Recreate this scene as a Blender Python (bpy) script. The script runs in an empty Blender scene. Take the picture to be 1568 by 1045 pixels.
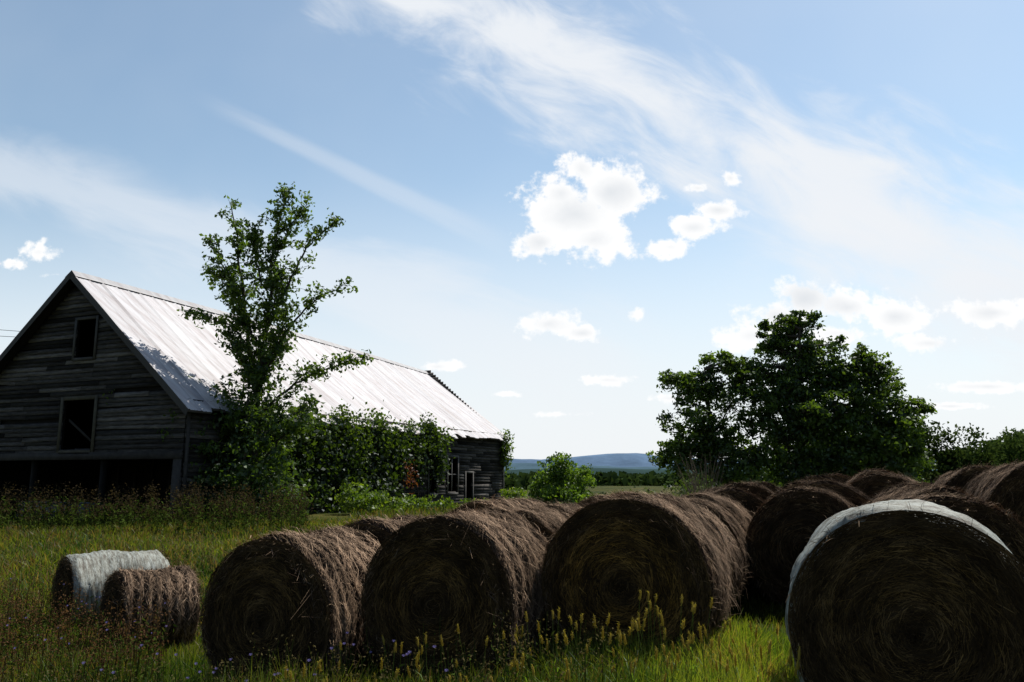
import bpy, math, random
import numpy as np
from mathutils import Vector
rng=np.random.default_rng(7); random.seed(7)
D2R=math.radians
sc=bpy.context.scene
sc.view_settings.view_transform='Standard'
try: sc.view_settings.look='None'
except Exception: pass
sc.view_settings.exposure=0

# ------------------------------------------------------------ helpers
def sm(a,b,x):
    t=np.clip((np.asarray(x,float)-a)/(b-a),0,1); return t*t*(3-2*t)
def ground(x,y):
    x=np.asarray(x,float); y=np.asarray(y,float)
    z=-0.30*sm(1.2,-2.2,x)*(1-sm(12,24,y)) -0.16*sm(-2.5,-5,x)*(1-sm(11,20,y))
    z=z+0.30*sm(2.6,7.5,x)*sm(4.5,10,y)*(1-sm(60,200,y))
    z=z-0.35*sm(34,52,y)*(1-sm(4,12,x))
    z=z-10.5*sm(90,420,y)
    z=z+0.03*np.sin(x*1.3+1)*np.sin(y*1.1)
    return z
def mk(name,V,F,mat=None,col=None,parent=None,smooth=False,uv=None):
    V=np.asarray(V,dtype=np.float32); F=np.asarray(F,dtype=np.int32)
    me=bpy.data.meshes.new(name); k=F.shape[1]
    me.vertices.add(len(V)); me.vertices.foreach_set('co',V.ravel())
    me.loops.add(F.size); me.loops.foreach_set('vertex_index',F.ravel())
    me.polygons.add(len(F)); me.polygons.foreach_set('loop_start',np.arange(0,F.size,k,dtype=np.int32))
    me.update(calc_edges=True); me.validate()
    if col is not None:
        a=me.color_attributes.new('Col','FLOAT_COLOR','POINT')
        c=np.ones((len(V),4),dtype=np.float32); c[:,:3]=col; a.data.foreach_set('color',c.ravel())
    if smooth: me.polygons.foreach_set('use_smooth',np.ones(len(F),dtype=bool))
    o=bpy.data.objects.new(name,me); sc.collection.objects.link(o)
    if mat: me.materials.append(mat)
    if parent: o.parent=parent
    return o
def empty(name):
    e=bpy.data.objects.new(name,None); sc.collection.objects.link(e); return e
class Acc:
    def __init__(s): s.V=[];s.F=[];s.C=[];s.n=0
    def add(s,V,F,C=None):
        V=np.asarray(V,float);F=np.asarray(F,int)
        s.V.append(V);s.F.append(F+s.n)
        if C is None: C=(1,1,1)
        C=np.asarray(C,float)
        if C.ndim==1: C=np.tile(C,(len(V),1))
        s.C.append(C); s.n+=len(V)
    def out(s,name,mat,parent=None,smooth=False):
        return mk(name,np.vstack(s.V),np.vstack(s.F),mat,np.vstack(s.C),parent,smooth)
def unit(v): return v/np.maximum(np.linalg.norm(v,axis=-1,keepdims=True),1e-9)
def tube(P,R,n=7):
    P=np.asarray(P,float); m=len(P); T=unit(np.gradient(P,axis=0))
    up=np.array([0.13,0.21,1.0]) if abs(T[0][2])<.9 else np.array([1.0,.1,.0])
    A=unit(np.cross(T,up)); B=np.cross(T,A)
    th=np.linspace(0,2*np.pi,n,endpoint=False)
    V=(P[:,None]+np.asarray(R,float)[:,None,None]*(A[:,None]*np.cos(th)[None,:,None]+B[:,None]*np.sin(th)[None,:,None])).reshape(-1,3)
    F=[]
    for i in range(m-1):
        for j in range(n):
            F.append((i*n+j,i*n+(j+1)%n,(i+1)*n+(j+1)%n,(i+1)*n+j))
    return V,np.array(F)
def smoothpath(P,k=5):
    P=np.asarray(P,float)
    Q=[]
    n=len(P)
    for i in range(n-1):
        p0=P[max(i-1,0)];p1=P[i];p2=P[i+1];p3=P[min(i+2,n-1)]
        for t in np.linspace(0,1,k,endpoint=False):
            Q.append(.5*((2*p1)+(-p0+p2)*t+(2*p0-5*p1+4*p2-p3)*t*t+(-p0+3*p1-3*p2+p3)*t**3))
    Q.append(P[-1]); return np.array(Q)
def leaves(C,size,colA,colB,up=0.5,asp=.55,cvar=None,fold=.15):
    N=len(C); d=rng.normal(size=(N,3)); d[:,2]-=.35; d=unit(d)
    w=rng.normal(size=(N,3)); w[:,2]*=(1-up); w=unit(np.cross(d,np.cross(w,d)+1e-6))
    nn=np.cross(d,w)
    s=(size*rng.uniform(.6,1.3,N))[:,None]
    V=np.stack([C-d*s*.5, C+w*s*asp*.5+nn*s*fold, C+d*s*.55, C-w*s*asp*.5+nn*s*fold],1).reshape(-1,3)
    F=np.arange(4*N).reshape(-1,4)
    t=rng.random(N) if cvar is None else np.clip(cvar+rng.normal(0,.18,N),0,1)
    c=np.asarray(colA)[None]*(1-t[:,None])+np.asarray(colB)[None]*t[:,None]
    return V,F,np.repeat(c,4,0)

# ------------------------------------------------------------ materials
def newmat(name):
    m=bpy.data.materials.new(name); m.use_nodes=True; nt=m.node_tree; nt.nodes.clear()
    return m,nt,nt.nodes,nt.links
def N(nt,t,**kw):
    n=nt.nodes.new(t)
    for k,v in kw.items(): setattr(n,k,v)
    return n
def foliage_mat(name,trans=.4,tcol=(1.5,1.6,.5,1),rough=.5,spec=.03):
    m,nt,n,l=newmat(name)
    out=N(nt,'ShaderNodeOutputMaterial'); a=N(nt,'ShaderNodeAttribute',attribute_name='Col')
    d=N(nt,'ShaderNodeBsdfDiffuse'); t=N(nt,'ShaderNodeBsdfTranslucent')
    mu=N(nt,'ShaderNodeMix',data_type='RGBA',blend_type='MULTIPLY'); mu.inputs[0].default_value=1
    mu.inputs[7].default_value=tcol; l.new(a.outputs['Color'],mu.inputs[6])
    l.new(a.outputs['Color'],d.inputs['Color']); l.new(mu.outputs[2],t.inputs['Color'])
    m1=N(nt,'ShaderNodeMixShader'); m1.inputs[0].default_value=trans
    l.new(d.outputs[0],m1.inputs[1]); l.new(t.outputs[0],m1.inputs[2])
    if spec>0:
        g=N(nt,'ShaderNodeBsdfGlossy'); g.inputs['Roughness'].default_value=rough; g.inputs['Color'].default_value=(.9,.95,1,1)
        m2=N(nt,'ShaderNodeMixShader'); m2.inputs[0].default_value=spec
        l.new(m1.outputs[0],m2.inputs[1]); l.new(g.outputs[0],m2.inputs[2]); l.new(m2.outputs[0],out.inputs[0])
    else: l.new(m1.outputs[0],out.inputs[0])
    return m
def col_mat(name,scale=6,amt=.5,rough=.9,stretch=(1,1,1),bump=.3,spec=.2,metal=0,det=5):
    m,nt,n,l=newmat(name)
    out=N(nt,'ShaderNodeOutputMaterial'); b=N(nt,'ShaderNodeBsdfPrincipled'); b.inputs['Roughness'].default_value=rough
    b.inputs['Specular IOR Level'].default_value=spec; b.inputs['Metallic'].default_value=metal
    a=N(nt,'ShaderNodeAttribute',attribute_name='Col'); tc=N(nt,'ShaderNodeTexCoord'); mp=N(nt,'ShaderNodeMapping')
    mp.inputs['Scale'].default_value=stretch; no=N(nt,'ShaderNodeTexNoise'); no.inputs['Scale'].default_value=scale; no.inputs['Detail'].default_value=det
    no.inputs['Roughness'].default_value=.7
    l.new(tc.outputs['Object'],mp.inputs[0]); l.new(mp.outputs[0],no.inputs['Vector'])
    mr=N(nt,'ShaderNodeMapRange'); mr.inputs[1].default_value=.3; mr.inputs[2].default_value=.7; mr.inputs[3].default_value=1-amt; mr.inputs[4].default_value=1+amt
    l.new(no.outputs['Fac'],mr.inputs[0])
    mu=N(nt,'ShaderNodeVectorMath',operation='SCALE'); l.new(a.outputs['Color'],mu.inputs[0]); l.new(mr.outputs[0],mu.inputs['Scale'])
    l.new(mu.outputs[0],b.inputs['Base Color'])
    if bump>0:
        bu=N(nt,'ShaderNodeBump'); bu.inputs['Strength'].default_value=bump; bu.inputs['Distance'].default_value=.02
        l.new(no.outputs['Fac'],bu.inputs['Height']); l.new(bu.outputs[0],b.inputs['Normal'])
    l.new(b.outputs[0],out.inputs[0])
    return m
M_leaf=foliage_mat('leaf_green',.45)
M_grass=foliage_mat('grass_blades',.5,(1.4,1.4,.5,1),spec=.015)
M_weed=foliage_mat('dry_weeds',.35,(1.2,1.15,.7,1),spec=0)
M_bark=col_mat('bark',8,.4,.95,(1,1,.3))
M_hay=col_mat('hay',7,.5,.95,(1,3,1),0,.06,0,3)
M_wood=col_mat('weathered_boards',2.2,.65,.9,(1,1,9),.4,.15)
M_dark=col_mat('dark_timber',3,.3,.95)
M_hill=col_mat('hill_forest',.006,.25,1,(1,1,3),.0,0)
M_far=foliage_mat('far_foliage',.25,(1.2,1.25,.7,1),spec=0)

# ------------------------------------------------------------ camera
cam=bpy.data.cameras.new('camera'); co=bpy.data.objects.new('camera',cam); sc.collection.objects.link(co)
cam.lens=28; cam.sensor_width=36; cam.clip_end=20000; cam.clip_start=.05
co.location=(0,0,1.6); co.rotation_euler=(D2R(90+9.54),0,0); sc.camera=co

# ------------------------------------------------------------ sun + sky
SAZ=44; SEL=56
sd=Vector((math.sin(D2R(SAZ))*math.cos(D2R(SEL)),math.cos(D2R(SAZ))*math.cos(D2R(SEL)),math.sin(D2R(SEL))))
sl=bpy.data.lights.new('sun','SUN'); sl.energy=5.0; sl.angle=D2R(.5); sl.color=(1,.95,.86)
so=bpy.data.objects.new('sun',sl); sc.collection.objects.link(so); so.rotation_euler=sd.to_track_quat('Z','Y').to_euler(); so.location=(20,30,40)

w=bpy.data.worlds.new('World'); sc.world=w; w.use_nodes=True; nt=w.node_tree; nt.nodes.clear(); L=nt.links
def Mth(op,a,b=None,c=None,clamp=False):
    n=nt.nodes.new('ShaderNodeMath'); n.operation=op; n.use_clamp=clamp
    for i,x in enumerate((a,b,c)):
        if x is None: continue
        if isinstance(x,(int,float)): n.inputs[i].default_value=x
        else: L.new(x,n.inputs[i])
    return n.outputs[0]
def SS(x,a,b,o0=0.,o1=1.):
    n=nt.nodes.new('ShaderNodeMapRange'); n.interpolation_type='SMOOTHSTEP'
    L.new(x,n.inputs[0]); n.inputs[1].default_value=a;n.inputs[2].default_value=b;n.inputs[3].default_value=o0;n.inputs[4].default_value=o1
    return n.outputs[0]
def comb(x,y,z=0.):
    n=nt.nodes.new('ShaderNodeCombineXYZ')
    for i,v in enumerate((x,y,z)):
        if isinstance(v,(int,float)): n.inputs[i].default_value=v
        else: L.new(v,n.inputs[i])
    return n.outputs[0]
def noise(v,s,det=6,r=.55,dist=0.):
    n=nt.nodes.new('ShaderNodeTexNoise'); L.new(v,n.inputs['Vector']); n.inputs['Scale'].default_value=s; n.inputs['Detail'].default_value=det
    n.inputs['Roughness'].default_value=r; n.inputs['Distortion'].default_value=dist; return n.outputs['Fac']
tc=nt.nodes.new('ShaderNodeTexCoord'); sp=nt.nodes.new('ShaderNodeSeparateXYZ'); L.new(tc.outputs['Generated'],sp.inputs[0])
X,Y,Z=sp.outputs
yy=Mth('MAXIMUM',Y,.12); p=Mth('DIVIDE',X,yy); q=Mth('DIVIDE',Z,yy)
P=comb(p,q)
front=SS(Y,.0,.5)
sky=nt.nodes.new('ShaderNodeTexSky'); sky.sky_type='NISHITA'; sky.sun_disc=False; sky.sun_elevation=D2R(SEL); sky.sun_rotation=D2R(SAZ)
sky.air_density=1.0; sky.dust_density=.5; sky.ozone_density=1.0
n1=noise(P,17,6,.6); n2=noise(P,60,3,.6); nb_=noise(P,6,2,.5)
# p,q,rp,rq, field offset (dense clouds high, wisps low)
cum=[(.082,.337,.060,.044,1.38),(.036,.298,.040,.024,1.15),(.130,.366,.050,.038,1.3),(.105,.302,.055,.030,1.2),(.092,.398,.034,.030,1.2),(.065,.365,.036,.034,1.2),
     (.205,.292,.034,.016,1.05),(.235,.318,.040,.018,1.1),(.270,.342,.036,.014,1.05),(.288,.386,.018,.014,1.0),(.245,.372,.024,.010,.9),
     (.335,.200,.05,.026,1.15),(.375,.222,.045,.028,1.2),(.43,.212,.055,.026,1.2),(.49,.200,.05,.022,1.1),(.31,.175,.06,.024,1.0),(.62,.205,.06,.020,1.1),(.70,.195,.05,.022,1.1),(.53,.165,.07,.016,.95),(.42,.178,.08,.02,.9),
     (.045,.190,.045,.020,1.05),(.09,.178,.035,.014,.9),(.155,.203,.020,.013,1.05),(.12,.118,.050,.010,.9),(.20,.095,.050,.009,.85),(.06,.075,.050,.007,.8),(-.095,.135,.034,.010,1.0),(-.01,.10,.03,.006,.8),(.60,.11,.09,.010,.9),(.42,.12,.08,.010,.8),(.55,.085,.06,.006,.8),(.30,.11,.04,.006,.8),
     (-.615,.285,.028,.016,1.1),(-.645,.270,.028,.010,1.0),(-.59,.255,.024,.007,.8)]
f=None
for (a,b,ra,rb,st) in cum:
    m=nt.nodes.new('ShaderNodeVectorMath'); m.operation='MULTIPLY_ADD'; L.new(P,m.inputs[0]); m.inputs[1].default_value=(1/ra,1/rb,0); m.inputs[2].default_value=(-a/ra,-b/rb,0)
    le=nt.nodes.new('ShaderNodeVectorMath'); le.operation='LENGTH'; L.new(m.outputs[0],le.inputs[0])
    e=Mth('SUBTRACT',st,le.outputs['Value']); f=e if f is None else Mth('MAXIMUM',f,e)
wob=Mth('ADD',Mth('MULTIPLY',Mth('SUBTRACT',n1,.5),2.9),Mth('MULTIPLY',Mth('SUBTRACT',n2,.5),1.4))
fc=Mth('ADD',f,wob)
cumD=Mth('MULTIPLY',SS(fc,.05,.62),SS(f,-.45,-.05)); cumThick=Mth('MULTIPLY',SS(Mth('ADD',f,Mth('ADD',Mth('MULTIPLY',Mth('SUBTRACT',nb_,.5),1.6),Mth('MULTIPLY',Mth('SUBTRACT',n1,.5),.9))),.35,1.5),.75)
def band(nx,ny,c,w0,w1,scale_a,scale_c,t0=None,t1=None,seed=0.,wander=.06,det=5,amp=2.2,lo=-.35,hi=.9,dist=.5):
    t=Mth('ADD',Mth('MULTIPLY',p,ny),Mth('MULTIPLY',q,-nx)); cc=Mth('ADD',Mth('MULTIPLY',p,nx),Mth('MULTIPLY',q,ny))
    v=comb(Mth('MULTIPLY',t,scale_a),Mth('MULTIPLY',cc,scale_c),seed)
    nn=noise(v,1.,det,.60,dist)
    cc2=Mth('ADD',cc,Mth('MULTIPLY',Mth('SUBTRACT',nb_,.5),wander))
    wd=Mth('MAXIMUM',Mth('ADD',Mth('MULTIPLY',t,w1),w0),.008)
    fl=Mth('SUBTRACT',1.,Mth('DIVIDE',Mth('ABSOLUTE',Mth('SUBTRACT',cc2,c)),wd))
    d=SS(Mth('ADD',fl,Mth('MULTIPLY',Mth('SUBTRACT',nn,.5),amp)),lo,hi)
    if t0 is not None: d=Mth('MULTIPLY',d,SS(t,t0,t0+.15))
    if t1 is not None: d=Mth('MULTIPLY',d,SS(t,t1,t1+.15,1.,0.))
    return d
b1=Mth('MULTIPLY',band(.461,.887,.520,.090,.045,6,15,None,None,1.,.10,8,3.2,-.45,1.15,.55),.95)
b1b=Mth('MULTIPLY',band(.30,.954,.42,.03,.15,5,12,.15,None,5.,.1,6,3.0,-.2,1.2),.7)
b2=Mth('MULTIPLY',band(.439,.899,.264,.016,.006,3,22,-.62,-.25,2.,.01,3),.26)
b3=Mth('MULTIPLY',band(.329,.944,.155,.075,.04,4,12,None,.02,7.,.06,6,2.6),.5)
haze=Mth('MULTIPLY',SS(q,.02,.43,1.,0.),.94)
def scr(a,b):
    return Mth('SUBTRACT',1.,Mth('MULTIPLY',Mth('SUBTRACT',1.,a),Mth('SUBTRACT',1.,b)))
wisp=Mth('MULTIPLY',nb_,.14)
thin=scr(scr(scr(b1,b1b),scr(b2,b3)),scr(haze,wisp))
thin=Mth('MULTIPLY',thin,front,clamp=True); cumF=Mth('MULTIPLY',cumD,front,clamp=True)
def mixc(f,a,b):
    n=nt.nodes.new('ShaderNodeMix'); n.data_type='RGBA'
    L.new(f,n.inputs[0])
    for i,x in ((6,a),(7,b)):
        if isinstance(x,tuple): n.inputs[i].default_value=x
        else: L.new(x,n.inputs[i])
    return n.outputs[2]
gain=mixc(front,(.8,.8,.8,1),(1.55,1.58,1.42,1))  # sky brightened ahead, dimmed behind the camera to deepen shaded bale faces
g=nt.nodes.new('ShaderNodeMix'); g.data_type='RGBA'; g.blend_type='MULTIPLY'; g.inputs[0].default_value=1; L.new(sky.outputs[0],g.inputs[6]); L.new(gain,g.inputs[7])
S=.1
c1=mixc(thin,g.outputs[2],(8.7,9.0,9.4,1))
cc=mixc(cumThick,(10.4,10.4,10.4,1),(6.9,7.3,7.8,1))
c2=mixc(cumF,c1,cc)
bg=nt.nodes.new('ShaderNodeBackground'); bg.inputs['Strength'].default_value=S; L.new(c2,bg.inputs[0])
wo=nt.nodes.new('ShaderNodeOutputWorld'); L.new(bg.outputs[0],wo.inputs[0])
w.cycles.sampling_method='MANUAL'; w.cycles.sample_map_resolution=512

# ------------------------------------------------------------ ground
def axis(n,far0,far1,c):
    t=np.linspace(-1,1,n); s=np.sinh(t*7)/np.sinh(7)
    return c+np.where(s<0,s*far0,s*far1)
gx=axis(301,5000,5000,0.); gy=axis(301,600,5200,9.)
GX,GY=np.meshgrid(gx,gy,indexing='ij'); GZ=ground(GX,GY)
V=np.stack([GX,GY,GZ],-1).reshape(-1,3); ni,nj=GX.shape
I=np.arange(ni*nj).reshape(ni,nj); F=np.stack([I[:-1,:-1],I[1:,:-1],I[1:,1:],I[:-1,1:]],-1).reshape(-1,4)
m,mt,n_,l=newmat('meadow_ground')
out=N(mt,'ShaderNodeOutputMaterial'); b=N(mt,'ShaderNodeBsdfPrincipled'); b.inputs['Roughness'].default_value=1; b.inputs['Specular IOR Level'].default_value=.05
tcc=N(mt,'ShaderNodeTexCoord'); a1=N(mt,'ShaderNodeTexNoise'); a1.inputs['Scale'].default_value=.35; a1.inputs['Detail'].default_value=6
a2=N(mt,'ShaderNodeTexNoise'); a2.inputs['Scale'].default_value=14; a2.inputs['Detail'].default_value=5
l.new(tcc.outputs['Object'],a1.inputs['Vector']); l.new(tcc.outputs['Object'],a2.inputs['Vector'])
r=N(mt,'ShaderNodeValToRGB'); r.color_ramp.elements[0].position=.35; r.color_ramp.elements[0].color=(.035,.055,.012,1); r.color_ramp.elements[1].position=.65; r.color_ramp.elements[1].color=(.12,.115,.03,1)
r2=N(mt,'ShaderNodeValToRGB'); r2.color_ramp.elements[0].position=.35; r2.color_ramp.elements[0].color=(.3,.3,.25,1); r2.color_ramp.elements[1].position=.65; r2.color_ramp.elements[1].color=(1,1,1,1)
mx=N(mt,'ShaderNodeMix',data_type='RGBA',blend_type='MULTIPLY'); mx.inputs[0].default_value=1
l.new(a1.outputs['Fac'],r.inputs[0]); l.new(a2.outputs['Fac'],r2.inputs[0]); l.new(r.outputs[0],mx.inputs[6]); l.new(r2.outputs[0],mx.inputs[7]); l.new(mx.outputs[2],b.inputs['Base Color']); l.new(b.outputs[0],out.inputs[0])
mk('ground',V,F,m,None,None,True)

# ------------------------------------------------------------ distant hills
hx=np.linspace(-6000,6000,241)
def ridge(x,s): return (np.sin(x*.0021+s)+.6*np.sin(x*.0047+2*s)+.3*np.sin(x*.011+s*3)+.12*np.sin(x*.031+s))
def hill(name,y0,base,h,amp,seed,pk,col):
    top=h+amp*ridge(hx,seed)+sum(a*np.exp(-((hx-c)/wd)**2) for c,a,wd in pk)
    rows=[]
    for k,(dy,fr) in enumerate([(-500,0),(-330,.35),(-180,.68),(-60,.93),(0,1.0),(300,.6)]):
        rows.append(np.stack([hx,y0+dy+40*np.sin(hx*.004+k),base+(top-base)*fr+rng.normal(0,1.2,len(hx))],-1))
    V=np.vstack(rows); n=len(hx); I=np.arange(len(V)).reshape(6,n)
    F=np.stack([I[:-1,:-1],I[:-1,1:],I[1:,1:],I[1:,:-1]],-1).reshape(-1,4)
    mk(name,V,F,M_hill,np.tile(col,(len(V),1)),None,True)
hill('distant_hills',4200,-60,74,7,1.3,[(600,40,280),(1500,10,400),(-900,30,500)],(.12,.185,.28))  # bluish aerial haze is painted into the base colours of these ranges
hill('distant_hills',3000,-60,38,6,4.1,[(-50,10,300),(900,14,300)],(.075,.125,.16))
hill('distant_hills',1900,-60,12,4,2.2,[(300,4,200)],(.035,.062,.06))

# ------------------------------------------------------------ barn
bx=np.array([.393,.9195]); gxv=np.array([-.9195,.393]); C0=np.array([-11.4,27.9])
LEN=27.5; WID=11.8; EAVE=4.14; APEX=9.19; HW=WID/2
def G(s,z,o=0.):
    q=C0+gxv*s-bx*o; return (q[0],q[1],z)
def W(s,z,o=0.):
    q=C0+bx*s-gxv*o; return (q[0],q[1],z)
barn=empty('old_wooden_barn')
def box8(acc,f,a0,a1,z0,z1,o0,o1,col,tilt=0.):
    P=[f(a0,z0,o0),f(a1,z0+tilt,o0),f(a1,z1+tilt,o0),f(a0,z1,o0),
       f(a0,z0,o1),f(a1,z0+tilt,o1),f(a1,z1+tilt,o1),f(a0,z1,o1)]
    acc.add(P,[(0,1,2,3),(7,6,5,4),(0,4,5,1),(3,2,6,7),(0,3,7,4),(1,5,6,2)],col)
def boards(acc,f,smax,zmax,holes,gable,lum=1.):
    h=.17; z=-.7
    while z<zmax:
        if gable:
            if z+h>EAVE:
                e=(z+h-EAVE)/(APEX-EAVE)*HW; lo,hi=e+.05,WID-e-.05
            else: lo,hi=0,WID
        else: lo,hi=0,smax
        if hi-lo<.2: break
        seg=[(lo,hi)]
        for (a,b_,za,zb) in holes:
            if z+h*.5>za and z+h*.5<zb:
                ns=[]
                for (u,v) in seg:
                    if b_<=u or a>=v: ns.append((u,v))
                    else:
                        if a>u: ns.append((u,a))
                        if b_<v: ns.append((b_,v))
                seg=ns
        for (u,v) in seg:
            cuts=[u]
            while v-cuts[-1]>4.5: cuts.append(cuts[-1]+rng.uniform(1.2,3.6))
            cuts.append(v)
            for i in range(len(cuts)-1):
                if rng.random()<.035: continue
                g_=rng.uniform(.025,.085)*rng.choice([1,1,1.9,.5])*lum; c=np.array([1.08,.99,.91])*g_
                a,b2=cuts[i]+.006,cuts[i+1]-.006
                tl=rng.normal(0,.012)
                if rng.random()<.12: tl=rng.normal(0,.05)
                o=rng.uniform(0,.014)
                P=[f(a,z,.045+o),f(b2,z+tl,.045+o),f(b2,z+h+.01+tl,.012+o),f(a,z+h+.01,.012+o),f(a,z,.005),f(b2,z+tl,.005),f(b2,z+h+tl,.004),f(a,z+h,.004)]
                acc.add(P,[(0,1,2,3),(7,6,5,4),(0,4,5,1),(3,2,6,7),(0,3,7,4),(1,5,6,2)],c)
        z+=h
gh=[(4.73,5.76,5.99,7.46),(4.44,6.1,2.5,4.38),(.45,11.2,-1,2.15)]
sh=[(19.6,20.8,.6,2.6),(17.4,18.3,.6,2.6),(21.9,22.8,-1,1.7),(9.5,10.4,.8,2.4),(13,14,.8,2.4)]
A=Acc(); boards(A,G,WID,APEX,gh,True); boards(A,W,LEN,EAVE-.05,sh,False,.8)
Gb=lambda s,z,o=0.:G(s,z,o-LEN)
def Wb(s,z,o=0.):
    q=C0+gxv*WID+bx*s+gxv*o; return (q[0],q[1],z)
boards(A,Gb,WID,APEX-.5,[],True); boards(A,Wb,LEN,EAVE-.05,[],False)
def backing(acc,f,smax,ztop,holes,gable,inn=-.06):
    xs=sorted(set([0,smax]+[h[0] for h in holes]+[h[1] for h in holes]))
    zs=sorted(set([-.7,EAVE if gable else ztop]+[min(max(v,-.7),ztop) for h in holes for v in h[2:]]))
    if gable:
        zs=sorted(set(zs+list(np.linspace(EAVE,APEX-.1,16)))); xs=sorted(set(xs+list(np.linspace(0,smax,30))))
    for i in range(len(xs)-1):
        for j in range(len(zs)-1):
            xm=(xs[i]+xs[i+1])/2; zm=(zs[j]+zs[j+1])/2
            if zs[j+1]-zs[j]<1e-4 or xs[i+1]-xs[i]<1e-4: continue
            if any(h[0]<xm<h[1] and h[2]<zm<h[3] for h in holes): continue
            if gable and zs[j]>=EAVE:
                e=(zs[j+1]-EAVE)/(APEX-EAVE)*HW
                if xs[i]<e or xs[i+1]>smax-e: continue
            acc.add([f(xs[i],zs[j],inn),f(xs[i+1],zs[j],inn),f(xs[i+1],zs[j+1],inn),f(xs[i],zs[j+1],inn)],[(0,1,2,3)],(.015,.013,.012))
backing(A,G,WID,APEX,gh,True); backing(A,W,LEN,EAVE,sh,False); backing(A,Gb,WID,APEX,[],True); backing(A,Wb,LEN,EAVE,[],False)
A.out('walls',M_wood,barn)
T=Acc(); tcol=(.07,.066,.06)
def frame(f,a,b_,z0,z1,wd=.11,o0=.062,o1=.088,col=tcol):
    box8(T,f,a-wd,a,z0-wd,z1+wd,o0,o1,col); box8(T,f,b_,b_+wd,z0-wd,z1+wd,o0,o1,col)
    box8(T,f,a,b_,z1,z1+wd,o0,o1,col); box8(T,f,a,b_,z0-wd,z0,o0,o1+.03,col)
frame(G,4.73,5.76,5.99,7.46,col=(.09,.085,.08)); frame(G,4.44,6.1,2.5,4.38,.14,.062,.09,(.10,.09,.065))
for h_ in sh[:3]: frame(W,*h_[:2],max(h_[2],-.5),h_[3],.12,.062,.088,(.10,.095,.09))
for h_ in sh[3:]: frame(W,*h_[:2],h_[2],h_[3])
box8(T,G,.0,WID,2.15,2.42,.064,.12,(.055,.05,.045))
for s in (.0,11.45): box8(T,G,s,s+.35,-.7,2.149,.064,.10,(.06,.055,.05))
for s in (3.9,7.6): box8(T,G,s,s+.16,-.7,2.149,-.25,-.08,(.012,.011,.010))
box8(T,W,LEN-.15,LEN,-.7,EAVE-.1,.064,.09,(.12,.115,.11)); box8(T,W,0.,.15,-.7,EAVE-.1,.064,.09,(.06,.055,.05))
box8(T,G,4.5,5.9,2.7,2.8,-.1,-.06,(.04,.036,.032),.9)
box8(T,W,20.17,20.23,.6,2.6,-.03,.01,(.15,.145,.14)); box8(T,W,19.6,20.17,1.6,1.65,-.03,.01,(.15,.145,.14)); box8(T,W,20.23,20.8,1.6,1.65,-.03,.01,(.15,.145,.14))
T.out('trim_and_posts',M_dark,barn)
T=Acc()
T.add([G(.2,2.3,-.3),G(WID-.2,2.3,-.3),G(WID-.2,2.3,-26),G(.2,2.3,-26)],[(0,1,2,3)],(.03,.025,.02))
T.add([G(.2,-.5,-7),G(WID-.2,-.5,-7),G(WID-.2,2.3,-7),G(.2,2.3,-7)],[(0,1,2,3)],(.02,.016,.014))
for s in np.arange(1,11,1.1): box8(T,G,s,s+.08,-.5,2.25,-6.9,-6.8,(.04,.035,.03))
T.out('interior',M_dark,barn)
def roofpt(s,t,side,off=0.):
    far=s/LEN
    ap=APEX+.12-.62*np.clip(far,0,1.1)**1.6; ev=EAVE+.10-.06*np.sin(np.pi*far)
    z=ap+(ev-ap)*t - .10*np.sin(np.pi*np.clip(t,0,1))*np.sin(np.pi*np.clip(far,0,1)) + off*.76
    across=HW-side*(HW*t) - side*off*.64
    q=C0[None]+gxv[None]*across[:,None]+bx[None]*s[:,None]
    return np.stack([q[:,0],q[:,1],z],-1)
R=Acc()
for side in (1,-1):
    ns=int((LEN+.9)/.0725); ss=np.linspace(-.45,LEN+.45,ns); ts=np.linspace(0,1.075,13)
    Sg,Tg=np.meshgrid(ss,ts,indexing='ij')
    ph=((ss+.45)/.61)%1
    rib=np.where((ph<.13),.028,0.)+ .006*np.sin(ph*2*np.pi*3)
    sheet=np.floor((ss+.45)/.61).astype(int); sj=rng.normal(0,.008,sheet.max()+1)
    endx=rng.normal(0,.03,sheet.max()+1)
    Tg2=Tg+ (Tg>1.07)*endx[sheet][:,None]*.5
    Vt=roofpt(Sg.ravel(),Tg2.ravel(),side,(np.repeat((rib+sj[sheet])[:,None],13,1)+rng.normal(0,.003,Sg.shape)).ravel())
    Vb=roofpt(Sg.ravel(),Tg2.ravel(),side,np.full(Sg.size,-.09))
    I=np.arange(Sg.size).reshape(Sg.shape); Fq=np.stack([I[:-1,:-1],I[1:,:-1],I[1:,1:],I[:-1,1:]],-1).reshape(-1,4)
    shade=rng.uniform(.88,1.05,sheet.max()+1)[sheet]
    cc_=np.repeat((shade[:,None]*np.array([[.52,.515,.54]]))[:,None,:],13,1)
    cc_[ph<.13]*=.8
    R.add(Vt,Fq,cc_.reshape(-1,3))
    R.add(Vb,Fq[:,::-1],(.03,.027,.025))
    for e in (0,-1):
        t_=I[e,:]; n0=len(t_); VV=np.vstack([Vt[t_],Vb[t_]+np.array([0,0,-.14])]); FF=[(i,i+1,n0+i+1,n0+i) for i in range(n0-1)]
        R.add(VV,FF,(.06,.055,.05))
    t_=I[:,-1]; n0=len(t_); VV=np.vstack([Vt[t_],Vb[t_]]); R.add(VV,[(i,i+1,n0+i+1,n0+i) for i in range(n0-1)],(.12,.11,.11))
ss=np.linspace(-.45,LEN+.44,60); a_=roofpt(ss,np.full(60,.045),1,.05); b__=roofpt(ss,np.zeros(60),1,.085); c_=roofpt(ss,np.full(60,.045),-1,.05)
R.add(np.vstack([a_,b__,c_]),[(i,i+1,60+i+1,60+i) for i in range(59)]+[(60+i,60+i+1,120+i+1,120+i) for i in range(59)],(.40,.40,.41))
m,mt,n_,l=newmat('tin_roof')
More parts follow.
